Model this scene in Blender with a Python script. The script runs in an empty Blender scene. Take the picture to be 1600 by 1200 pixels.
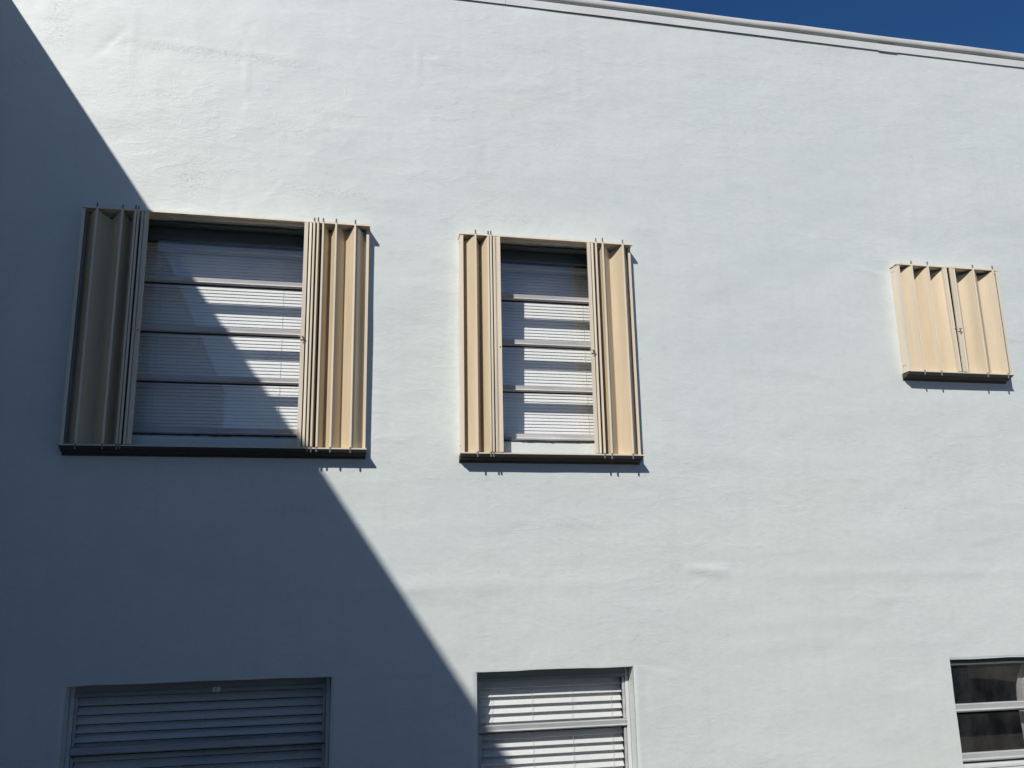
import bpy, bmesh, math, random
import numpy as np
from mathutils import Vector, Matrix
R = math.radians
random.seed(7)
scene = bpy.context.scene
C = scene.collection

# ------------------------------------------------------------------ camera
# wall plane is y = 0 (outside is -y); the camera's eye is the origin of x and z
yaw, pit, rol = 0.21792315, 0.23046629, -0.01962534
cy, sy, cp, sp, cr, sr = math.cos(yaw), math.sin(yaw), math.cos(pit), math.sin(pit), math.cos(rol), math.sin(rol)
fw = Vector((sy*cp, cy*cp, sp)); r0 = Vector((cy, -sy, 0)); u0 = r0.cross(fw)
rt = cr*r0 + sr*u0; up = -sr*r0 + cr*u0
cd = bpy.data.cameras.new('camera')
cd.sensor_fit = 'HORIZONTAL'; cd.sensor_width = 36; cd.lens = 36*1400.12/1600
cd.clip_start = 0.05; cd.clip_end = 2000
cam = bpy.data.objects.new('camera', cd); C.objects.link(cam)
m = Matrix((rt, up, -fw)).transposed().to_4x4(); m.translation = Vector((0, -5, 0))
cam.matrix_world = m
scene.camera = cam

# ------------------------------------------------------------------ light
SUN = Vector((0.715, 1.0, -1.06)).normalized()          # direction the light travels
elev = math.asin(-SUN.z); azim = math.atan2(-SUN.x, -SUN.y)   # sky: rotation clockwise from +y
w = bpy.data.worlds.new('World'); scene.world = w; w.use_nodes = True
nt = w.node_tree; nt.nodes.clear()
sk = nt.nodes.new('ShaderNodeTexSky'); sk.sky_type = 'NISHITA'; sk.sun_disc = False
sk.sun_elevation = elev; sk.sun_rotation = azim
sk.altitude = 0; sk.air_density = 1.0; sk.dust_density = 0.5; sk.ozone_density = 4.0
bg = nt.nodes.new('ShaderNodeBackground'); bg.inputs[1].default_value = 0.066
wo = nt.nodes.new('ShaderNodeOutputWorld')
hs = nt.nodes.new('ShaderNodeHueSaturation'); hs.inputs['Saturation'].default_value = 1.27; hs.inputs['Hue'].default_value = 0.508
nt.links.new(sk.outputs[0], hs.inputs['Color']); nt.links.new(hs.outputs[0], bg.inputs[0]); nt.links.new(bg.outputs[0], wo.inputs[0])
ld = bpy.data.lights.new('sun', 'SUN'); ld.energy = 4.5; ld.angle = R(0.53); ld.color = (1.0, 0.960, 0.905)
lo = bpy.data.objects.new('sun', ld); C.objects.link(lo)
lo.rotation_euler = SUN.to_track_quat('-Z', 'Y').to_euler()
vs = scene.view_settings; vs.view_transform = 'Standard'; vs.look = 'None'; vs.exposure = 0.0; vs.gamma = 1
vs.use_curve_mapping = False

# ------------------------------------------------------------------ materials
def mat(name, col, rough=0.6, metal=0.0, var=0.0, vscale=4.0, bump=0.0, bscale=30.0, stretch=(1,1,1), spec=0.5):
    M = bpy.data.materials.new(name); M.use_nodes = True
    n = M.node_tree.nodes; l = M.node_tree.links; b = n['Principled BSDF']
    b.inputs['Base Color'].default_value = (*col, 1); b.inputs['Roughness'].default_value = rough
    b.inputs['Metallic'].default_value = metal; b.inputs['Specular IOR Level'].default_value = spec
    tc = n.new('ShaderNodeTexCoord'); mp = n.new('ShaderNodeMapping'); mp.inputs['Scale'].default_value = stretch
    l.new(tc.outputs['Object'], mp.inputs[0])
    if var > 0:
        t = n.new('ShaderNodeTexNoise'); t.inputs['Scale'].default_value = vscale; t.inputs['Detail'].default_value = 6
        t.inputs['Roughness'].default_value = 0.65
        l.new(mp.outputs[0], t.inputs['Vector'])
        r = n.new('ShaderNodeValToRGB'); r.color_ramp.elements[0].position = 0.3; r.color_ramp.elements[1].position = 0.7
        r.color_ramp.elements[0].color = (*[c*(1-var) for c in col], 1)
        r.color_ramp.elements[1].color = (*[min(1, c*(1+var*0.6)) for c in col], 1)
        l.new(t.outputs['Fac'], r.inputs[0]); l.new(r.outputs[0], b.inputs['Base Color'])
        rr = n.new('ShaderNodeMapRange'); rr.inputs['To Min'].default_value = max(0.05, rough-0.1); rr.inputs['To Max'].default_value = min(1, rough+0.12)
        l.new(t.outputs['Fac'], rr.inputs['Value']); l.new(rr.outputs[0], b.inputs['Roughness'])
    if bump > 0:
        t2 = n.new('ShaderNodeTexNoise'); t2.inputs['Scale'].default_value = bscale; t2.inputs['Detail'].default_value = 4
        l.new(mp.outputs[0], t2.inputs['Vector'])
        bp = n.new('ShaderNodeBump'); bp.inputs['Distance'].default_value = bump
        l.new(t2.outputs['Fac'], bp.inputs['Height']); l.new(bp.outputs[0], b.inputs['Normal'])
    return M

# patches of exposed grit and grime: x, z, half width, half height, slope, strength
PATCHES = [(-0.55, 3.16, 0.75, 0.045, -0.03, 1.0), (-0.74, 2.36, 0.10, 0.17, 0, 1.0), (0.02, 2.33, 0.42, 0.05, 0, 0.8), (-1.52, 3.30, 0.10, 0.30, 0, 0.7),
           (1.25, 3.42, 0.60, 0.03, -0.05, 0.5), (-0.95, 2.85, 0.35, 0.04, 0.02, 0.6), (1.15, 2.24, 0.30, 0.05, 0, 0.5), (2.0, 2.22, 0.12, 0.03, 0, 0.6), (-1.75, 3.0, 0.30, 0.12, 0.2, 0.5), (-0.2, 2.70, 0.25, 0.10, 0, 0.45), (2.6, 3.0, 0.5, 0.05, 0.03, 0.4), (1.5, 0.40, 0.25, 0.05, 0, 0.5), (-0.15, 0.45, 0.2, 0.06, 0, 0.5), (3.2, 0.9, 0.3, 0.1, 0.1, 0.35), (0.9, 0.62, 0.5, 0.03, 0, 0.4)]
def stucco(name, col):
    M = bpy.data.materials.new(name); M.use_nodes = True
    n = M.node_tree.nodes; l = M.node_tree.links; b = n['Principled BSDF']
    b.inputs['Roughness'].default_value = 0.52; b.inputs['Specular IOR Level'].default_value = 0.75
    tc = n.new('ShaderNodeTexCoord')
    def noise(scale, detail, st=(1,1,1), rough=0.55, dist=0.0):
        mp = n.new('ShaderNodeMapping'); mp.inputs['Scale'].default_value = st
        l.new(tc.outputs['Object'], mp.inputs[0])
        t = n.new('ShaderNodeTexNoise'); t.inputs['Scale'].default_value = scale; t.inputs['Detail'].default_value = detail
        t.inputs['Roughness'].default_value = rough; t.inputs['Distortion'].default_value = dist
        l.new(mp.outputs[0], t.inputs['Vector']); return t.outputs['Fac']
    def mr(v, a, b_, c, d, clamp=True):
        x = n.new('ShaderNodeMapRange'); x.clamp = clamp
        for k, q in zip(('From Min','From Max','To Min','To Max'), (a, b_, c, d)): x.inputs[k].default_value = q
        l.new(v, x.inputs['Value']); return x.outputs[0]
    def mth(op, a, b_=None, c=None):
        x = n.new('ShaderNodeMath'); x.operation = op
        for i, q in enumerate((a, b_, c)):
            if q is None: continue
            if isinstance(q, (int, float)): x.inputs[i].default_value = q
            else: l.new(q, x.inputs[i])
        return x.outputs[0]
    def mix(f, a, b_):
        x = n.new('ShaderNodeMix'); x.data_type = 'RGBA'; l.new(f, x.inputs[0])
        for i, q in ((6, a), (7, b_)):
            if isinstance(q, tuple): x.inputs[i].default_value = (*q, 1)
            else: l.new(q, x.inputs[i])
        return x.outputs[2]
    # paint tone: broad cool and warm patches, roller smears, faint grime
    big = noise(0.55, 3, (1, 1, 1.3))
    c1 = mix(mr(big, 0.35, 0.68, 0, 1), tuple(c*k for c, k in zip(col, (0.965, 0.985, 1.0))), tuple(c*k for c, k in zip(col, (1.01, 1.01, 0.995))))
    mid = noise(2.2, 5, (0.6, 1, 1.4), 0.6, 0.4)
    c2 = mix(mr(mid, 0.36, 0.66, 0, 0.9), c1, tuple(min(1, c*1.05) for c in col))
    gr = noise(5.0, 8, (0.35, 1, 1.5), 0.7, 0.6)
    c3a = mix(mr(gr, 0.58, 0.80, 0, 0.42), c2, tuple(c*0.78 for c in col))
    c3 = mix(mr(noise(28, 5, (0.8, 1, 1), 0.7), 0.45, 0.75, 0, 0.38), c3a, tuple(c*0.86 for c in col))
    # speckled worn spots: fine grey grit gathered in a few patches
    pt = mr(noise(1.1, 3, (1, 1, 1)), 0.60, 0.70, 0, 1)
    gp = mr(noise(90, 3, (1, 1, 1), 0.7), 0.60, 0.70, 0, 1)
    c4 = mix(mth('MULTIPLY', mth('MULTIPLY', pt, gp), 0.30), c3, tuple(c*0.62 for c in col))
    # fine hair cracks
    v = n.new('ShaderNodeTexVoronoi'); v.feature = 'DISTANCE_TO_EDGE'; v.inputs['Scale'].default_value = 1.3
    mpv = n.new('ShaderNodeMapping'); mpv.inputs['Scale'].default_value = (0.8, 1, 1.2)
    wn = n.new('ShaderNodeTexNoise'); wn.inputs['Scale'].default_value = 3.0; wn.inputs['Detail'].default_value = 6
    l.new(tc.outputs['Object'], wn.inputs['Vector'])
    va = n.new('ShaderNodeVectorMath'); va.operation = 'MULTIPLY_ADD'
    l.new(wn.outputs['Color'], va.inputs[0]); va.inputs[1].default_value = (0.9, 0.9, 0.9); l.new(tc.outputs['Object'], va.inputs[2])
    l.new(va.outputs[0], mpv.inputs[0]); l.new(mpv.outputs[0], v.inputs['Vector'])
    crk = mth('MULTIPLY', mr(v.outputs['Distance'], 0.0, 0.004, 1, 0), mr(noise(0.9, 3), 0.52, 0.62, 0, 1))
    c5 = mix(mth('MULTIPLY', crk, 0.22), c4, tuple(c*0.5 for c in col))
    sx = n.new('ShaderNodeSeparateXYZ'); l.new(tc.outputs['Object'], sx.inputs[0])
    fine = mr(noise(55, 5, (0.8, 1, 1), 0.75), 0.47, 0.66, 0, 1)
    wob = noise(1.7, 5, (1, 1, 1), 0.6)
    patch = None
    for cx_, cz_, ax_, az_, sl, amt in PATCHES:
        du = mth('DIVIDE', mth('SUBTRACT', sx.outputs[0], cx_), ax_)
        dz_ = mth('ADD', mth('SUBTRACT', sx.outputs[2], cz_), mth('MULTIPLY', mth('SUBTRACT', sx.outputs[0], cx_), -sl))
        dv = mth('DIVIDE', mth('ADD', dz_, mth('MULTIPLY', mth('SUBTRACT', wob, 0.5), 0.10)), az_)
        q = mth('MULTIPLY', mr(mth('ADD', mth('MULTIPLY', du, du), mth('MULTIPLY', dv, dv)), 0.1, 1.0, 1, 0), amt)
        patch = q if patch is None else mth('MAXIMUM', patch, q)
    pf = mth('MULTIPLY', patch, fine)
    c6 = mix(mth('MULTIPLY', pf, 0.52), c5, tuple(c*0.55 for c in col))
    drip = mr(noise(9.0, 5, (1.0, 1, 0.07), 0.65), 0.50, 0.78, 0, 1)
    c7 = mix(mth('MULTIPLY', drip, 0.20), c6, tuple(c*0.80 for c in col))
    spot = mr(noise(38, 2, (1, 1, 1), 0.5), 0.735, 0.77, 0, 1)
    c8 = mix(mth('MULTIPLY', spot, 0.35), c7, tuple(c*0.45 for c in col))
    l.new(c8, b.inputs['Base Color'])
    reg = mr(noise(0.8, 3), 0.38, 0.66, 0.45, 1.35)
    # trowelled relief
    h1 = mth('MULTIPLY', noise(5.5, 6, (0.6, 1, 1.3), 0.6, 0.3), 0.0046)
    h2 = mth('MULTIPLY', mr(noise(11, 6, (0.55, 1, 1.3), 0.62, 0.8), 0.50, 0.85, 0, 1), 0.0013)
    h3 = mth('MULTIPLY', noise(60, 5, (1, 1, 1), 0.7), 0.00065)
    h4 = mth('MULTIPLY', mr(noise(24, 3, (1, 1, 0.3), 0.5, 0.4), 0.68, 0.80, 0, 1), 0.0006)
    h5 = mth('MULTIPLY', crk, -0.0006)
    h6 = mth('MULTIPLY', mth('MULTIPLY', pt, gp), -0.0006)
    H = mth('MULTIPLY', h1, reg)
    h2 = mth('MULTIPLY', h2, reg)
    h7 = mth('MULTIPLY', pf, -0.0009)
    for q in (h2, h3, h4, h5, h6, h7): H = mth('ADD', H, q)
    bp = n.new('ShaderNodeBump'); bp.inputs['Distance'].default_value = 1.0; bp.inputs['Strength'].default_value = 0.80
    l.new(H, bp.inputs['Height']); l.new(bp.outputs[0], b.inputs['Normal'])
    return M

def glass(name, dust=0.0, tint=0.95):
    M = bpy.data.materials.new(name); M.use_nodes = True
    n = M.node_tree.nodes; l = M.node_tree.links; n.clear()
    o = n.new('ShaderNodeOutputMaterial')
    g = n.new('ShaderNodeNewGeometry'); d = n.new('ShaderNodeVectorMath'); d.operation = 'DOT_PRODUCT'
    l.new(g.outputs['Incoming'], d.inputs[0]); l.new(g.outputs['Normal'], d.inputs[1])
    def mth(op, a, b_=None):
        x = n.new('ShaderNodeMath'); x.operation = op
        for i, q in enumerate((a, b_)):
            if q is None: continue
            if isinstance(q, (int, float)): x.inputs[i].default_value = q
            else: l.new(q, x.inputs[i])
        return x.outputs[0]
    c = mth('ABSOLUTE', d.outputs['Value'])
    f = mth('ADD', mth('MULTIPLY', mth('POWER', mth('SUBTRACT', 1.0, c), 5), 0.93), 0.07)
    t = n.new('ShaderNodeBsdfTransparent'); t.inputs[0].default_value = (tint, tint*1.005, tint, 1)
    gl = n.new('ShaderNodeBsdfGlossy'); gl.inputs['Roughness'].default_value = 0.012
    mx = n.new('ShaderNodeMixShader'); l.new(f, mx.inputs[0]); l.new(t.outputs[0], mx.inputs[1]); l.new(gl.outputs[0], mx.inputs[2])
    last = mx.outputs[0]
    if dust > 0:
        tc = n.new('ShaderNodeTexCoord'); mp = n.new('ShaderNodeMapping'); mp.inputs['Scale'].default_value = (1, 1, 0.5)
        nz = n.new('ShaderNodeTexNoise'); nz.inputs['Scale'].default_value = 7; nz.inputs['Detail'].default_value = 8; nz.inputs['Roughness'].default_value = 0.7
        l.new(tc.outputs['Object'], mp.inputs[0]); l.new(mp.outputs[0], nz.inputs['Vector'])
        mr = n.new('ShaderNodeMapRange'); mr.inputs['From Min'].default_value = 0.42; mr.inputs['From Max'].default_value = 0.8
        mr.inputs['To Min'].default_value = dust*0.35; mr.inputs['To Max'].default_value = dust*2.2
        l.new(nz.outputs['Fac'], mr.inputs['Value'])
        df = n.new('ShaderNodeBsdfDiffuse'); df.inputs[0].default_value = (0.6, 0.6, 0.57, 1)
        m2 = n.new('ShaderNodeMixShader'); l.new(mr.outputs[0], m2.inputs[0]); l.new(last, m2.inputs[1]); l.new(df.outputs[0], m2.inputs[2])
        last = m2.outputs[0]
    l.new(last, o.inputs[0])
    return M

M_wall = stucco('painted_stucco', (0.597, 0.634, 0.614))
M_wall2 = stucco('neighbour_stucco', (0.50, 0.53, 0.53))
M_cope = mat('painted_metal_coping', (0.60, 0.61, 0.60), 0.5, 0, 0.10, 2.5, 0.0006, 25, (1, 1, 3))
M_sheet = mat('cap_sheet', (0.50, 0.50, 0.48), 0.7, 0, 0.22, 3.0, 0.002, 12, (0.6, 1, 2))
M_beige = mat('beige_enamel', (0.590, 0.484, 0.332), 0.45, 0, 0.15, 3.5, 0.0004, 60, (3, 3, 0.25))
M_cream = mat('cream_enamel', (0.72, 0.635, 0.50), 0.45, 0, 0.15, 3.5, 0.0004, 60, (3, 3, 0.25))
M_track_shade = mat('shade_dark_track', (0.045, 0.040, 0.033), 0.55, 0, 0.25, 9.0, 0.0003, 60)  # shade on the bottom track's underside, put into its colour
M_pin = mat('steel_pin', (0.17, 0.165, 0.16), 0.5, 0.2, 0.2, 20)
M_alu = mat('mill_aluminium', (0.56, 0.545, 0.53), 0.5, 0.1, 0.22, 14.0, 0.0003, 80, (0.25, 1, 2))
M_white = mat('white_painted_aluminium', (0.60, 0.62, 0.62), 0.5, 0, 0.10, 9.0, 0.0004, 60, (1, 1, 0.4))
M_head = mat('shade_dark_frame', (0.085, 0.10, 0.098), 0.6, 0, 0.25, 9.0, 0.0004, 60, (0.3, 1, 2))  # frame tone darkened, so the recess shade at the heads is painted in
M_grey = mat('chalky_grey_aluminium', (0.43, 0.44, 0.435), 0.6, 0, 0.2, 12.0, 0.0003, 80, (0.25, 1, 2))
M_head2 = mat('grey_painted_frame', (0.26, 0.285, 0.28), 0.6, 0, 0.2, 9.0, 0.0004, 60, (0.3, 1, 2))
M_seal = mat('black_gasket', (0.02, 0.02, 0.022), 0.7)
M_slat = mat('white_vinyl_slat', (0.91, 0.91, 0.90), 0.45, 0, 0.05, 3.0)
M_slat2 = mat('white_faux_wood_slat', (0.86, 0.865, 0.86), 0.4, 0, 0.05, 3.0)
M_cord = mat('white_cord', (0.62, 0.61, 0.58), 0.8)
M_room = mat('dark_room', (0.04, 0.04, 0.04), 0.9)
M_curt = mat('pale_curtain', (0.66, 0.62, 0.60), 0.85, 0, 0.06, 2)
M_glass = glass('window_glass', 0.015, 0.99)
M_glass2 = glass('clean_window_glass', 0.015, 0.975)
M_asph = mat('asphalt_paving', (0.20, 0.185, 0.155), 0.85, 0, 0.25, 1.5, 0.002, 40)
M_label = mat('paper_label', (0.72, 0.74, 0.66), 0.6)
M_ink = mat('black_ink', (0.02, 0.02, 0.02), 0.6)
M_roofing = mat('roofing_gravel', (0.35, 0.34, 0.32), 0.9, 0, 0.2, 6)
M_lock = mat('dull_lock_metal', (0.50, 0.45, 0.36), 0.45, 0.1, 0.15, 30)
M_hole = mat('dark_keyhole', (0.012, 0.012, 0.012), 0.8)

# ------------------------------------------------------------------ mesh helpers
def ob(name, bm, m_, parent=None, smooth=False):
    me = bpy.data.meshes.new(name); bmesh.ops.recalc_face_normals(bm, faces=bm.faces[:]); bm.to_mesh(me); bm.free()
    for k in (m_ if isinstance(m_, (list, tuple)) else [m_]): me.materials.append(k)
    if smooth:
        for p in me.polygons: p.use_smooth = True
    o = bpy.data.objects.new(name, me); C.objects.link(o)
    if parent: o.parent = parent
    return o
def empty(name, label, cat, group=None):
    o = bpy.data.objects.new(name, None); C.objects.link(o); o['label'] = label; o['category'] = cat; o.empty_display_size = 0.1
    if group: o['group'] = group
    return o
def tag(o, label, cat, group=None):
    o['label'] = label; o['category'] = cat
    if group: o['group'] = group
def box(bm, x0, x1, y0, y1, z0, z1, bev=0.0, mi=0):
    v = [bm.verts.new(p) for p in ((x0,y0,z0),(x1,y0,z0),(x1,y1,z0),(x0,y1,z0),(x0,y0,z1),(x1,y0,z1),(x1,y1,z1),(x0,y1,z1))]
    F = [bm.faces.new([v[i] for i in q]) for q in ((0,3,2,1),(4,5,6,7),(0,1,5,4),(1,2,6,5),(2,3,7,6),(3,0,4,7))]
    for f in F: f.material_index = mi
    if bev > 0:
        E = list({e for f in F for e in f.edges})
        bmesh.ops.bevel(bm, geom=E, offset=bev, segments=2, affect='EDGES', profile=0.6)
    return v
def prism(bm, prof, axis, a, b):
    """closed outline prof of (u, v) pairs swept from a to b; axis 'x': u=depth d (y=-d), v=z; axis 'z': u=x, v=d"""
    def P(p, t): return (t, -p[0], p[1]) if axis == 'x' else (p[0], -p[1], t)
    A = [bm.verts.new(P(p, a)) for p in prof]; B = [bm.verts.new(P(p, b)) for p in prof]
    k = len(prof)
    for i in range(k): bm.faces.new((A[i], A[(i+1) % k], B[(i+1) % k], B[i]))
    bm.faces.new(A); bm.faces.new(B[::-1])
def cyl(bm, x, y, z0, z1, r, n=10):
    A = [bm.verts.new((x+r*math.cos(2*math.pi*i/n), y+r*math.sin(2*math.pi*i/n), z0)) for i in range(n)]
    B = [bm.verts.new((v.co.x, v.co.y, z1)) for v in A]
    for i in range(n): bm.faces.new((A[i], A[(i+1) % n], B[(i+1) % n], B[i]))
    bm.faces.new(A[::-1]); bm.faces.new(B)
def cyl_y(bm, x, z, y0, y1, r, n=12):
    A = [bm.verts.new((x+r*math.cos(2*math.pi*i/n), y0, z+r*math.sin(2*math.pi*i/n))) for i in range(n)]
    B = [bm.verts.new((v.co.x, y1, v.co.z)) for v in A]
    for i in range(n): bm.faces.new((A[i], A[(i+1) % n], B[(i+1) % n], B[i]))
    bm.faces.new(A[::-1]); bm.faces.new(B)

GZ = -2.7            # ground level
ROOF = 3.742         # underside of the roof fascia
# openings: x0, x1, z0, z1
OP = dict(u1=(-1.170, 0.109, 0.868, 2.090), u2=(0.880, 1.771, 0.868, 2.080), u3=(3.800, 4.400, 1.420, 2.040),
          l1=(-1.170, 0.109, -1.640, -0.402), l2=(0.880, 1.771, -1.640, -0.406), l3=(3.806, 4.470, -1.062, -0.438))

# ------------------------------------------------------------------ the building
bld = empty('apartment_building', 'pale grey-green stucco apartment block with beige accordion shutters upstairs and a plain flat roof edge', 'building')

def vnoise(x, z, s, seed):
    """smooth value noise, numpy"""
    rng = np.random.RandomState(seed); T = rng.rand(256, 256)
    u = x*s + 57.3; v = z*s + 91.7
    iu = np.floor(u).astype(int); iv = np.floor(v).astype(int); fu = u-iu; fv = v-iv
    fu = fu*fu*(3-2*fu); fv = fv*fv*(3-2*fv)
    g = lambda a, b: T[a % 256, b % 256]
    return (g(iu,iv)*(1-fu)+g(iu+1,iv)*fu)*(1-fv) + (g(iu,iv+1)*(1-fu)+g(iu+1,iv+1)*fu)*fv - 0.5

def lines(bps, fine, coarse, a, b):
    bps = sorted(set(round(t, 5) for t in bps)); out = [bps[0]]
    for p, q in zip(bps, bps[1:]):
        st = fine if (p >= a-1e-6 and q <= b+1e-6) else coarse
        k = max(1, int(math.ceil((q-p)/st - 1e-6)))
        out += [p+(q-p)*i/k for i in range(1, k+1)]
    return np.array(out)

def make_wall():
    e = 0.005
    bx = [-2.03, 9.0, -1.95, 5.25]; bz = [GZ, ROOF-0.001, -1.25]
    for x0, x1, z0, z1 in OP.values():
        bx += [x0-e, x0, x1, x1+e]; bz += [z0-e, z0, z1, z1+e]
    xs = lines(bx, 0.022, 0.25, -1.95, 5.25); zs = lines(bz, 0.022, 0.25, -1.25, ROOF)
    nx, nz = len(xs), len(zs)
    X, Z = np.meshgrid(xs, zs, indexing='ij')
    D = np.zeros_like(X)                                            # relief towards the outside
    D += 0.0050*vnoise(X, Z*1.3, 1.3, 1) + 0.0042*vnoise(X*0.6, Z*1.5, 3.2, 2) + 0.0020*vnoise(X*0.7, Z*1.4, 7.5, 3) + 0.0009*vnoise(X, Z, 17, 4)
    def bump(cx, cz, sx, sz, h, rot=0.0):
        c, s = math.cos(rot), math.sin(rot); U = (X-cx)*c+(Z-cz)*s; V = -(X-cx)*s+(Z-cz)*c
        return h*np.exp(-((U/sx)**4) - (V/sz)**2)
    D += bump(2.26, 0.118, 0.13, 0.022, 0.0085, -0.05) + bump(2.36, 0.085, 0.10, 0.02, 0.002, -0.1)   # trowel ridge on the plain stretch
    D += bump(2.80, 0.105, 0.012, 0.035, 0.003)
    D += bump(3.6, 0.085, 1.0, 0.035, 0.0030) + bump(1.2, 0.05, 0.75, 0.045, 0.0026, 0.01) + bump(0.2, 0.04, 0.5, 0.03, 0.0018) + bump(2.7, -0.32, 0.35, 0.05, 0.0030, 0.05) + bump(2.55, -0.20, 0.30, 0.05, 0.0024, 0.03) + bump(3.1, -0.18, 0.2, 0.03, 0.0018)              # floor line joint
    D += bump(-0.62, 3.20, 0.55, 0.02, 0.0016, -0.02) + bump(-0.48, 3.14, 0.012, 0.20, 0.0022)
    D += bump(-1.13, 3.20, 0.010, 0.16, 0.0016) + bump(0.18, 2.75, 0.30, 0.02, 0.0014, 0.05)
    D += bump(3.3, -0.62, 0.30, 0.012, 0.0014, 0.1) + bump(4.25, 0.30, 0.03, 0.012, 0.0016) + bump(3.5, -0.33, 0.35, 0.015, 0.0014)
    rs = np.random.RandomState(11)
    for _ in range(150):                                             # scattered dabs, runs and ridges
        a = rs.rand(); L = 0.03+0.14*rs.rand()**2
        D += bump(-1.9+7*rs.rand(), -1.1+4.8*rs.rand(), L, 0.008+0.012*rs.rand(), (0.0008+0.0018*rs.rand())*(1 if a < 0.75 else -1), rs.choice([0, 0, 0.15, -0.2, 1.5, 0.9]))
    D *= np.clip((ROOF-Z)/0.05, 0.15, 1)
    # wobble of the plaster edge round each opening, and the rounded arris
    WX = np.zeros_like(X); WZ = np.zeros_like(X)
    hole = np.zeros((nx-1, nz-1), bool); per = []
    cxm = (xs[:-1]+xs[1:])/2; czm = (zs[:-1]+zs[1:])/2
    for x0, x1, z0, z1 in OP.values():
        hole |= ((cxm > x0) & (cxm < x1))[:, None] & ((czm > z0) & (czm < z1))[None, :]
        i0, i1 = [int(np.argmin(abs(xs-t))) for t in (x0, x1)]; k0, k1 = [int(np.argmin(abs(zs-t))) for t in (z0, z1)]
        loop = [(i, k0) for i in range(i0, i1)] + [(i1, k) for k in range(k0, k1)] + [(i, k1) for i in range(i1, i0, -1)] + [(i0, k) for k in range(k1, k0, -1)]
        per.append(loop)
        near = (X > x0-0.05) & (X < x1+0.05) & (Z > z0-0.05) & (Z < z1+0.05)
        WX += near*0.0045*vnoise(Z*1.0, X*0.2, 9, 5); WZ += near*0.0060*vnoise(X, Z*0.2, 8, 6)
        for i, k in loop: D[i, k] -= 0.004
    co = np.stack([X+WX, -D, Z+WZ], -1).reshape(-1, 3)
    faces = []
    idx = lambda i, k: i*nz+k
    I, K = np.nonzero(~hole)
    F = np.stack([I*nz+K, (I+1)*nz+K, (I+1)*nz+K+1, I*nz+K+1], -1)
    used = np.zeros(len(co), bool); used[F.ravel()] = True
    extra = []; ef = []; base = len(co)
    for loop in per:                                                # reveals
        prev = [idx(i, k) for i, k in loop]
        for st, dep in enumerate((0.006, 0.04, 0.09, 0.20)):
            cur = []
            for (i, k), pi in zip(loop, prev):
                s0 = co[idx(i, k)]; extra.append((s0[0], dep+(0.0 if st else -D[i, k]*0.5), s0[2])); cur.append(base+len(extra)-1)
            L = len(loop)
            for a in range(L): ef.append((prev[a], cur[a], cur[(a+1) % L], prev[(a+1) % L]))
            prev = cur
    co = np.vstack([co, np.array(extra)])
    F = np.vstack([F, np.array(ef)])
    used = np.zeros(len(co), bool); used[F.ravel()] = True
    remap = -np.ones(len(co), int); remap[used] = np.arange(used.sum()); co = co[used]; F = remap[F]
    me = bpy.data.meshes.new('wall'); me.vertices.add(len(co)); me.vertices.foreach_set('co', co.ravel())
    me.loops.add(F.size); me.loops.foreach_set('vertex_index', F.ravel().astype(np.int32))
    me.polygons.add(len(F)); me.polygons.foreach_set('loop_start', np.arange(0, F.size, 4, dtype=np.int32)); me.polygons.foreach_set('loop_total', np.full(len(F), 4, np.int32))
    me.update(calc_edges=True); me.validate()
    me.polygons.foreach_set('use_smooth', np.ones(len(F), bool))
    me.materials.append(M_wall)
    o = bpy.data.objects.new('wall', me); C.objects.link(o); o.parent = bld
make_wall()

# dark rooms behind the openings and the rest of the block (closed side and rear walls, roof slab)
for x0, x1, z0, z1 in OP.values():
    bm = bmesh.new()
    a = (x0-0.25, x1+0.25, 0.201, 2.6, z0-0.5, z1+0.35)
    v = [bm.verts.new(p) for p in ((a[0],a[2],a[4]),(a[1],a[2],a[4]),(a[1],a[3],a[4]),(a[0],a[3],a[4]),(a[0],a[2],a[5]),(a[1],a[2],a[5]),(a[1],a[3],a[5]),(a[0],a[3],a[5]))]
    for q in ((0,3,2,1),(4,5,6,7),(1,2,6,5),(2,3,7,6),(3,0,4,7)): bm.faces.new([v[i] for i in q])
    # inner face of the front wall round the opening
    o_ = [bm.verts.new(p) for p in ((x0-.006,.201,z0-.006),(x1+.006,.201,z0-.006),(x1+.006,.201,z1+.006),(x0-.006,.201,z1+.006))]
    w_ = (v[0], v[1], v[5], v[4])
    for i in range(4): bm.faces.new((w_[i], w_[(i+1) % 4], o_[(i+1) % 4], o_[i]))
    ob('interior_room', bm, M_room, bld)
bm = bmesh.new()
box(bm, -2.03, 9.0, 2.8, 9.0, GZ, ROOF); ob('rear_wall', bm, M_wall2, bld)
bm = bmesh.new(); box(bm, 8.98, 9.0, 0.01, 2.8, GZ, ROOF-0.002); ob('side_wall', bm, M_wall2, bld)
bm = bmesh.new(); box(bm, -2.03, -2.01, 0.01, 2.8, GZ, ROOF-0.002); ob('side_wall', bm, M_wall2, bld)
bm = bmesh.new(); box(bm, -2.03, 8.97, 0.02, 9.0, ROOF+0.004, ROOF+0.07)
ob('roof', bm, M_roofing, bld)

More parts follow.
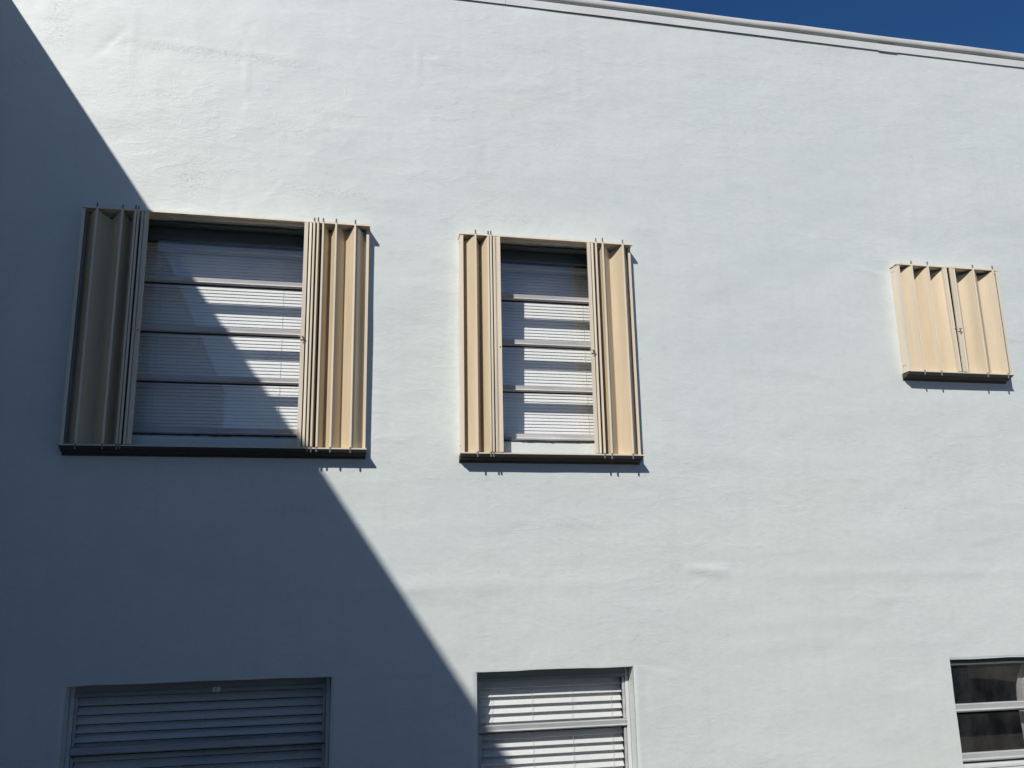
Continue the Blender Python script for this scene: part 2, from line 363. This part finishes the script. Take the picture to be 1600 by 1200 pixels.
# roof edge: drip fascia with lap joints, a cove and a weathered cap sheet
def wavy_sweep(bm, prof, x0, x1, n, amp, seed):
    xs = np.linspace(x0, x1, n+1); dz = amp*(vnoise(xs, xs*0, 0.9, seed)+0.5*vnoise(xs, xs*0, 3.1, seed+1)); dd = amp*0.6*vnoise(xs, xs*0, 1.7, seed+2)
    rows = [[bm.verts.new((x, -(p[0]+d), p[1]+z)) for p in prof] for x, z, d in zip(xs, dz, dd)]
    k = len(prof)
    for A, B in zip(rows, rows[1:]):
        for i in range(k): bm.faces.new((A[i], A[(i+1) % k], B[(i+1) % k], B[i]))
    bm.faces.new(rows[0]); bm.faces.new(rows[-1][::-1])
f_prof = [(0.0075, ROOF-0.004), (0.0100, ROOF-0.004), (0.0100, ROOF+0.048), (0.004, ROOF+0.055), (-0.03, ROOF+0.056), (-0.03, ROOF+0.0535), (0.003, ROOF+0.0525), (0.0075, ROOF+0.046)]
for a, b, k in ((-2.02, 1.110, 40), (1.112, 3.84, 44), (3.98, 8.98, 50)):
    bm = bmesh.new(); wavy_sweep(bm, f_prof, a, b, k, 0.006, 31); ob('drip_fascia', bm, M_cope, bld)
bm = bmesh.new(); wavy_sweep(bm, [(0.0104, ROOF-0.009), (0.0130, ROOF-0.009), (0.0130, ROOF+0.048), (0.0104, ROOF+0.048)], 3.835, 3.985, 4, 0.006, 31)
ob('lap_plate', bm, M_cope, bld)
bm = bmesh.new()
wavy_sweep(bm, [(-0.20, ROOF+0.072), (-0.012, ROOF+0.057), (0.006, ROOF+0.060), (0.015, ROOF+0.064), (0.022, ROOF+0.071), (0.024, ROOF+0.082), (0.022, ROOF+0.106), (0.008, ROOF+0.118), (-0.20, ROOF+0.128)], -2.02, 8.98, 160, 0.010, 51)
ob('parapet_cap', bm, M_sheet, bld, True)

# ------------------------------------------------------------------ windows (parts of the building)
def window(key, rails, m_rail, m_frame, m_glass, m_head=None, gd=0.085, head=0.05, jamb=0.028, sill=True, rail_h=0.034):
    """awning window in opening `key`; rails = true heights of the bottom rail centres, top to bottom"""
    x0, x1, z0, z1 = OP[key]
    wn = bpy.data.objects.new('window', None); C.objects.link(wn); wn.parent = bld; wn.empty_display_size = 0.1
    y0, y1 = gd-0.012, gd+0.035
    bm = bmesh.new(); g = 0.008
    box(bm, x0+0.002, x0+jamb, y0, y1, z0+0.002, z1-0.002, 0.002); ob('frame_jamb', bm, m_frame, wn)
    bm = bmesh.new(); box(bm, x1-jamb, x1-0.002, y0, y1, z0+0.002, z1-0.002, 0.002); ob('frame_jamb', bm, m_frame, wn)
    if sill: bm = bmesh.new(); box(bm, x0+jamb+0.0005, x1-jamb-0.0005, y0+0.002, y1, z0-0.001, z0+0.014, 0.002); ob('frame_sill', bm, m_frame, wn)
    bm = bmesh.new()
    box(bm, x0+jamb+0.0005, x1-jamb-0.0005, y0+0.002, y1, z1-head, z1-0.002, 0.002)
    box(bm, x0+jamb+0.0005, x1-jamb-0.0005, y0-0.006, y0+0.02, z1-head-0.008, z1-head+0.012, 0.002)
    ob('frame_head', bm, m_head or m_frame, wn)
    if key in ('u1', 'u2'):
        bm = bmesh.new(); box(bm, x0+0.012, x1-0.012, 0.004, y0-0.008, z1-0.016, z1-0.008, 0.001); ob('soffit_shade_strip', bm, m_frame, wn)  # added dark strip standing in for the shade under the soffit
    top = z1-head-0.010
    for i, zc in enumerate(rails):
        bm = bmesh.new(); a, b = x0+jamb+0.003, x1-jamb-0.003
        # hopper-shaped bottom rail: sloping top, face, drip lip
        prism(bm, [(-gd+0.020, zc+rail_h*0.5), (-gd-0.006, zc+rail_h*0.62), (-gd-0.012, zc+rail_h*0.5), (-gd-0.012, zc-rail_h*0.5), (-gd+0.016, zc-rail_h*0.5), (-gd+0.022, zc-rail_h*0.30), (-gd+0.016, zc-rail_h*0.1)], 'x', a, b)
        ob('sash_rail', bm, m_rail, wn)
        bm = bmesh.new(); box(bm, a, b, gd+0.000, gd+0.010, zc-rail_h*0.5-0.0075, zc-rail_h*0.5-0.001)
        ob('gasket', bm, M_seal, wn)
        bm = bmesh.new(); box(bm, a+0.001, b-0.001, gd-0.002, gd+0.002, zc+rail_h*0.45, top)
        ob('pane', bm, m_glass, wn)
        # thin side stiles
        for xa, xb in ((a, a+0.012), (b-0.012, b)):
            bm = bmesh.new(); box(bm, xa, xb, gd-0.006, gd+0.008, zc+rail_h*0.63, top, 0.001)
            ob('sash_stile', bm, m_rail, wn)
        top = zc-rail_h*0.5-0.011
    return wn
K = 1+0.085/5
ur = [1.735*K, 1.452*K, 1.173*K, 0.886*K]
window('u1', ur, M_alu, M_head, M_glass, head=0.080)
window('u2', ur, M_alu, M_head, M_glass, head=0.070)
window('l1', [-0.706*K, -0.985*K, -1.262*K, -1.54*K], M_grey, M_white, M_glass2, M_head2, 0.095, 0.052, 0.022, rail_h=0.034)
window('l2', [-0.702*K, -0.985*K, -1.262*K, -1.54*K], M_grey, M_white, M_glass2, M_head2, 0.095, 0.052, 0.022, rail_h=0.034)
window('l3', [-0.722*1.006, -1.000*1.006], M_grey, M_head2, M_glass2, M_head, 0.048, 0.030, 0.004, False, rail_h=0.042)

# sloping stool under the small window, caulk line under the upstairs panes
bm = bmesh.new(); prism(bm, [(-0.19, -1.040), (-0.02, -1.041), (0.004, -1.045), (0.004, -1.060), (-0.19, -1.060)], 'x', 3.812, 4.464)
ob('window_sill', bm, M_white, bld)
for k_ in ('u1', 'u2'):
    x0, x1, z0, z1 = OP[k_]; bm = bmesh.new(); n_ = 60
    rs = np.random.RandomState(3 if k_ == 'u1' else 4)
    prev = None
    for i in range(n_+1):
        x = x0+0.01+(x1-x0-0.02)*i/n_; h = 0.003+0.009*max(0, rs.rand()-0.55)
        cur = [bm.verts.new(p) for p in ((x, -0.0065, z0-h-0.002), (x, -0.0065, z0-0.001), (x, 0.02, z0-0.001), (x, 0.02, z0-h-0.002))]
        if prev:
            for a in range(4): bm.faces.new((prev[a], prev[(a+1) % 4], cur[(a+1) % 4], cur[a]))
        prev = cur
    ob('perished_caulk', bm, M_seal, bld)

# ------------------------------------------------------------------ blinds
def blind(label, x0, x1, ztop, zbot, ytop, ybot, pitch, width, thick, tilt, camber, cords, m_s, headh, group, rail_at_top=True):
    root = empty('window_blind', label, 'blind', group)
    bm = bmesh.new(); box(bm, x0, x1, ytop-0.014, ytop+0.016, ztop, ztop+headh, 0.002); ob('head_rail', bm, m_s, root)
    bm = bmesh.new(); z = ztop-pitch*0.6; rs = random.Random(int(abs(x0)*100))
    while z > zbot+pitch:
        t = (ztop-z)/(ztop-zbot); yc = ytop+(ybot-ytop)*t
        a = R(tilt+rs.uniform(-1.4, 1.4)*(1.0 if pitch < 0.03 else 2.2)); ca, sa = math.cos(a), math.sin(a)
        dx = rs.uniform(-0.0012, 0.0012); sk_ = rs.uniform(-0.0007, 0.0007)
        P = []
        for s in (-0.5, -0.25, 0, 0.25, 0.5):
            u = s*width; c = camber*(1-4*s*s)
            # outer edge (s=-0.5) low, inner edge high
            P.append((yc+u*ca-c*sa*0.0-c*sa, z+u*sa+c*ca))
        Q = [(y+thick*sa, zz-thick*ca) for y, zz in P][::-1]
        outline = P+Q
        A = [bm.verts.new((x0+dx+0.003, y, zz+sk_)) for y, zz in outline]; B = [bm.verts.new((x1+dx-0.003, y, zz-sk_)) for y, zz in outline]
        k = len(outline)
        for i in range(k): bm.faces.new((A[i], A[(i+1) % k], B[(i+1) % k], B[i]))
        bm.faces.new(A); bm.faces.new(B[::-1])
        z -= pitch
    ob('slats', bm, m_s, root)
    bm = bmesh.new(); box(bm, x0+0.002, x1-0.002, ybot-0.012, ybot+0.012, zbot-0.012, zbot+0.008, 0.002); ob('bottom_rail', bm, m_s, root)
    for cx in cords:
        bm = bmesh.new()
        off = width*0.5*math.cos(R(tilt))+0.0025
        n_ = int((ztop-zbot)/0.02); prev = None
        for i in range(n_+1):
            t = i/n_; zz = ztop-(ztop-zbot)*t; yy = ytop+(ybot-ytop)*t-off; xx = cx+0.0012*math.sin(i*1.7)
            r = 0.0009
            cur = [bm.verts.new((xx+r*c_, yy+r*s_, zz)) for c_, s_ in ((1,0),(0,1),(-1,0),(0,-1))]
            if prev:
                for a in range(4): bm.faces.new((prev[a], prev[(a+1) % 4], cur[(a+1) % 4], cur[a]))
            prev = cur
        ob('ladder_cord', bm, M_cord, root)
    return root
blind('white mini blind, closed, behind the wide upstairs window crossed by the diagonal shadow', -1.135, 0.074, 2.00, 0.900, 0.215, 0.165, 0.0200, 0.0216, 0.0005, 71, 0.0010, (-0.90, -0.22, 0.0), M_slat, 0.028, 'closed mini blinds upstairs')
blind('white mini blind, closed, behind the narrower upstairs window in full sun', 0.915, 1.736, 2.00, 0.900, 0.215, 0.165, 0.0200, 0.0216, 0.0005, 71, 0.0010, (1.03, 1.62), M_slat, 0.028, 'closed mini blinds upstairs')
bl1 = blind('wide-slat white blind wholly in shadow in the lower left window', -1.143, 0.083, -0.462, -1.59, 0.142, 0.142, 0.0440, 0.050, 0.0028, 40, 0.0, (-1.02, -0.78, -0.52, -0.26, -0.02), M_slat2, 0.040, 'wide-slat blinds downstairs')
bl2 = blind('wide-slat white blind with sunlit slats in the lower middle window', 0.910, 1.741, -0.462, -1.59, 0.142, 0.142, 0.0440, 0.050, 0.0028, 50, 0.0, (0.985, 1.215, 1.445, 1.675), M_slat2, 0.040, 'wide-slat blinds downstairs')

# paper label on the head of the lower left window
lb = empty('paper_label', 'small white paper label stuck to the window head above the shadowed blind', 'label')
bm = bmesh.new(); box(bm, -0.488, -0.450, 0.0745, 0.0765, -0.4600, -0.4370); ob('sheet', bm, M_label, lb)
bm = bmesh.new(); box(bm, -0.475, -0.472, 0.0738, 0.0744, -0.4555, -0.4440); box(bm, -0.4725, -0.4645, 0.0740, 0.0744, -0.4555, -0.4525); box(bm, -0.4725, -0.468, 0.0740, 0.0744, -0.4470, -0.4440)
ob('printed_mark', bm, M_ink, lb)

# curtain inside the small lower window
ct = bmesh.new(); n_ = 60; prev = None
for i in range(n_+1):
    t = i/n_; x = 4.325+0.135*t; y = 0.115+0.012*math.sin(t*5)+0.002*math.sin(t*17)
    cur = []
    for q in range(15):
        zz = q/14; off = 0.030*(1-zz)+0.085*max(0, (zz-0.78)/0.22)**2
        cur.append(ct.verts.new((x+off*(1-t), y, -1.35+zz*0.86)))
    if prev:
        for a in range(14): ct.faces.new((prev[a], prev[a+1], cur[a+1], cur[a]))
    prev = cur
r_ = bmesh.ops.solidify(ct, geom=ct.faces[:], thickness=0.002)
tag(ob('curtain', ct, M_curt, None, True), 'pale pinkish-grey curtain bunched inside the small lower right window', 'curtain')

# ------------------------------------------------------------------ accordion shutters
def shutter(label, xl, xr, B, T, stacks):
    """stacks: list of (pins [x of front pins left to right], side 'L'/'R', lead bar (xa, xb), jamb x)"""
    root = empty('accordion_shutter', label, 'window shutter', 'beige accordion storm shutters')
    d = 0.083
    # top track: thin lip, underside channel
    bm = bmesh.new()
    prism(bm, [(0.0, T+0.002), (0.004, T+0.014), (0.006, T+0.014), (0.008, T+0.001), (d, T), (d+0.001, T-0.011), (d-0.005, T-0.013), (d-0.007, T-0.006), (0.050, T-0.008), (0.046, T-0.015), (0.040, T-0.015), (0.038, T-0.009), (0.0, T-0.012)], 'x', xl-0.004, xr+0.004)
    ob('top_track', bm, M_cream, root)
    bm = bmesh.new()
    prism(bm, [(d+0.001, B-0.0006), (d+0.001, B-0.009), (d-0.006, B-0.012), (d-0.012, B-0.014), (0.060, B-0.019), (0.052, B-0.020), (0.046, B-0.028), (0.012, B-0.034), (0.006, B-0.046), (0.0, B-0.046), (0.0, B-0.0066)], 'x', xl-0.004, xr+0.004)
    ob('bottom_track', bm, M_track_shade, root)
    bm = bmesh.new(); prism(bm, [(0.020, B+0.0015), (d+0.0035, B+0.0015), (d+0.0035, B-0.005), (d+0.0012, B-0.005), (d+0.0012, B-0.0002), (0.020, B-0.0002)], 'x', xl-0.005, xr+0.005)
    ob('track_lip', bm, M_cream, root)
    for x, s in ((xl, 1), (xr, -1)):
        bm = bmesh.new(); d = 0.083 if s == 1 or T-B < 1 else 0.050
        prism(bm, [(x, 0.0), (x, d-0.002), (x+s*0.016, d-0.002), (x+s*0.016, d-0.005), (x+s*0.0025, d-0.005), (x+s*0.0025, 0.0)], 'z', B+0.001, T-0.016)
        jb = ob('side_jamb', bm, M_cream, root)
        for zz in (T-0.045, B+0.045):
            for dd in (0.022, 0.040):
                sx0 = x-s*0.0015; bm = bmesh.new()
                box(bm, min(sx0, x), max(sx0, x), -dd-0.003, -dd+0.003, zz-0.003, zz+0.003, 0.0008)
                ob('rivet', bm, M_pin, jb)
    d = 0.083
    for pins, side, lead, jx in stacks:
        s = 1 if side == 'L' else -1
        fd = 0.086
        chain = [(jx, 0.005)]                       # starts at the jamb
        seq = pins if side == 'L' else pins[::-1]
        px_ = jx
        for p in seq:
            gap = abs(p-px_); mid = (px_+p)/2 if px_ != jx else None
            if mid is not None: chain.append((mid, max(0.006, fd-math.sqrt(max(0.0, 0.1**2-(gap/2)**2)))))
            chain.append((p, fd)); px_ = p
        la, lb_ = lead
        lx = la if side == 'L' else lb_
        chain.append(((px_+lx)/2, 0.008)); chain.append((lx+s*0.004, fd-0.010))
        zt = T
        for (xa, da), (xb, db) in zip(chain, chain[1:]):
            L = math.hypot(xb-xa, db-da)
            if L < 0.012: continue
            nx_, nd_ = -(db-da)/L, (xb-xa)/L
            bul = 0.004*(1 if db > da else -1)*s
            # extruded section: gently curved sheet 1.6 mm thick, trimmed lower at the back
            P = []; n_ = 8
            for i in range(n_+1):
                t = i/n_; c = bul*4*t*(1-t)*math.sin(math.pi*t*0.5+0.4)
                P.append((xa+(xb-xa)*t+nx_*c, da+(db-da)*t+nd_*c))
            bm = bmesh.new(); th = 0.0008; rows = []
            for (x_, d_) in P:
                q = max(0, min(1, (fd-d_)/0.08)); zz = T-0.015-0.028*q**0.8
                rows.append([bm.verts.new((x_+nx_*k*th, -(d_+nd_*k*th), z_)) for k, z_ in ((1, B+0.004), (1, zz), (-1, zz), (-1, B+0.004))])
            for a_, b_ in zip(rows, rows[1:]):
                for i in range(4): bm.faces.new((a_[i], a_[(i+1) % 4], b_[(i+1) % 4], b_[i]))
            bm.faces.new(rows[0]); bm.faces.new(rows[-1][::-1])
            ob('blade', bm, M_beige, root, False)
        for (x_, d_) in chain[1:-1]:
            if d_ == fd:
                bm = bmesh.new()
                prism(bm, [(x_-0.0055, d_-0.006), (x_-0.0058, d_+0.0015), (x_-0.004, d_+0.004), (x_+0.004, d_+0.004), (x_+0.0058, d_+0.0015), (x_+0.0055, d_-0.006)], 'z', B+0.006, T-0.006)
                kn = ob('knuckle', bm, M_cream, root)
                bm = bmesh.new(); jit = random.uniform(-0.003, 0.003)
                cyl(bm, x_, -(d_-0.0015), B-0.025-jit, T+0.020+jit, 0.0048)
                pn = ob('hinge_pin', bm, M_pin, kn, False)
            elif 0.001 < d_ < 0.07 :
                bm = bmesh.new(); cyl(bm, x_, -d_, B+0.002, T-0.045, 0.0042, 8); ob('rear_knuckle', bm, M_beige, root, False)
        # lead bar with its interlocking lips
        bm = bmesh.new(); a, b = la, lb_
        if side == 'L': pr = [(a, 0.060), (a, fd+0.002), (a+0.003, fd+0.003), (a+(b-a)*0.30, fd+0.001), (a+(b-a)*0.34, fd-0.008), (a+(b-a)*0.46, fd-0.008), (a+(b-a)*0.50, fd+0.004), (b-0.001, fd+0.005), (b, fd+0.003), (b, fd-0.018), (b-0.003, fd-0.018), (b-0.004, 0.060)]
        else: pr = [(b, 0.078), (b, fd+0.002), (b-0.003, fd+0.003), (b-(b-a)*0.30, fd+0.001), (b-(b-a)*0.34, fd-0.008), (b-(b-a)*0.46, fd-0.008), (b-(b-a)*0.50, fd+0.004), (a+0.001, fd+0.005), (a, fd+0.003), (a, fd-0.008), (a+0.003, fd-0.008), (a+0.004, 0.078)]
        prism(bm, pr, 'z', B+0.005, T-0.016)
        if T-B < 1 and side == 'L':
            for v in bm.verts: v.co.x -= 0.010*(v.co.z-B)/(T-B)
        ld_ = ob('lead_bar', bm, M_cream, root)
        zc = B+(T-B)*0.47 if T-B > 1 else B+(T-B)*0.40
        if side == 'L':
            bm = bmesh.new(); cyl_y(bm, b-(b-a)*0.25, zc, -(fd+0.0060), -(fd+0.0035), 0.0042)
            ob('keyhole', bm, M_hole, ld_)
        else:
            bm = bmesh.new(); xx = a+(b-a)*0.3
            cyl_y(bm, xx, zc, -(fd+0.020), -(fd+0.0045), 0.005)
            box(bm, xx-0.024, xx+0.006, -(fd+0.024), -(fd+0.0195), zc-0.0025, zc+0.0025, 0.0008)
            ob('lock', bm, M_lock, ld_)
            bm = bmesh.new(); cyl_y(bm, xx+0.004, zc-0.032, -(fd+0.0060), -(fd+0.0040), 0.0035); ob('keyhole', bm, M_hole, ld_)
    return root
shutter('wide beige accordion shutter, left leaves in the diagonal shadow, framing the widest upstairs window', -1.288, 0.2605, 0.792, 2.109,
        [([-1.213, -1.083, -1.015, -1.000], 'L', (-0.984, -0.946), -1.276), ([-0.053, -0.032, -0.003, 0.070, 0.178], 'R', (-0.108, -0.066), 0.250)])
shutter('open beige accordion shutter around the narrow upstairs window in full sun', 0.794, 1.866, 0.779, 2.099,
        [([0.884, 0.960, 0.976], 'L', (0.990, 1.032), 0.804), ([1.632, 1.675, 1.805], 'R', (1.574, 1.613), 1.856)])
shutter('small square accordion shutter, drawn closed over the small window at upper right', 3.716, 4.482, 1.352, 2.088,
        [([3.820, 3.943], 'L', (4.066, 4.091), 3.728), ([4.290, 4.445], 'R', (4.106, 4.146), 4.472)])

# ------------------------------------------------------------------ surroundings
gm = bmesh.new(); v = [gm.verts.new(p) for p in ((-400,-400,GZ),(400,-400,GZ),(400,400,GZ),(-400,400,GZ))]; gm.faces.new(v)
o = ob('ground', gm, M_asph); o['kind'] = 'structure'
def block(label, x0, x1, y0, y1, h, name='neighbouring_building'):
    rt_ = empty(name, label, 'building')
    bm = bmesh.new(); box(bm, x0, x1, y0, y1, GZ, h); ob('wall', bm, M_wall2, rt_)
    bm = bmesh.new(); box(bm, x0-0.02, x1+0.02, y0-0.02, y1+0.02, h+0.0005, h+0.10, 0.01); ob('parapet_cap', bm, M_sheet, rt_)
    return rt_
block('stucco side wing standing left of the shuttered wall and casting the diagonal shadow', -9.0, -2.05, -6.6, 0.0-0.004, 3.64, 'side_wing')
block('taller stucco block continuing the side wing beyond the camera', -9.0, -2.052, -15.3, -6.65, 4.38)
block('low stucco building facing the shuttered wall across the court', -9.0, 16.0, -24.0, -15.33, 2.6)
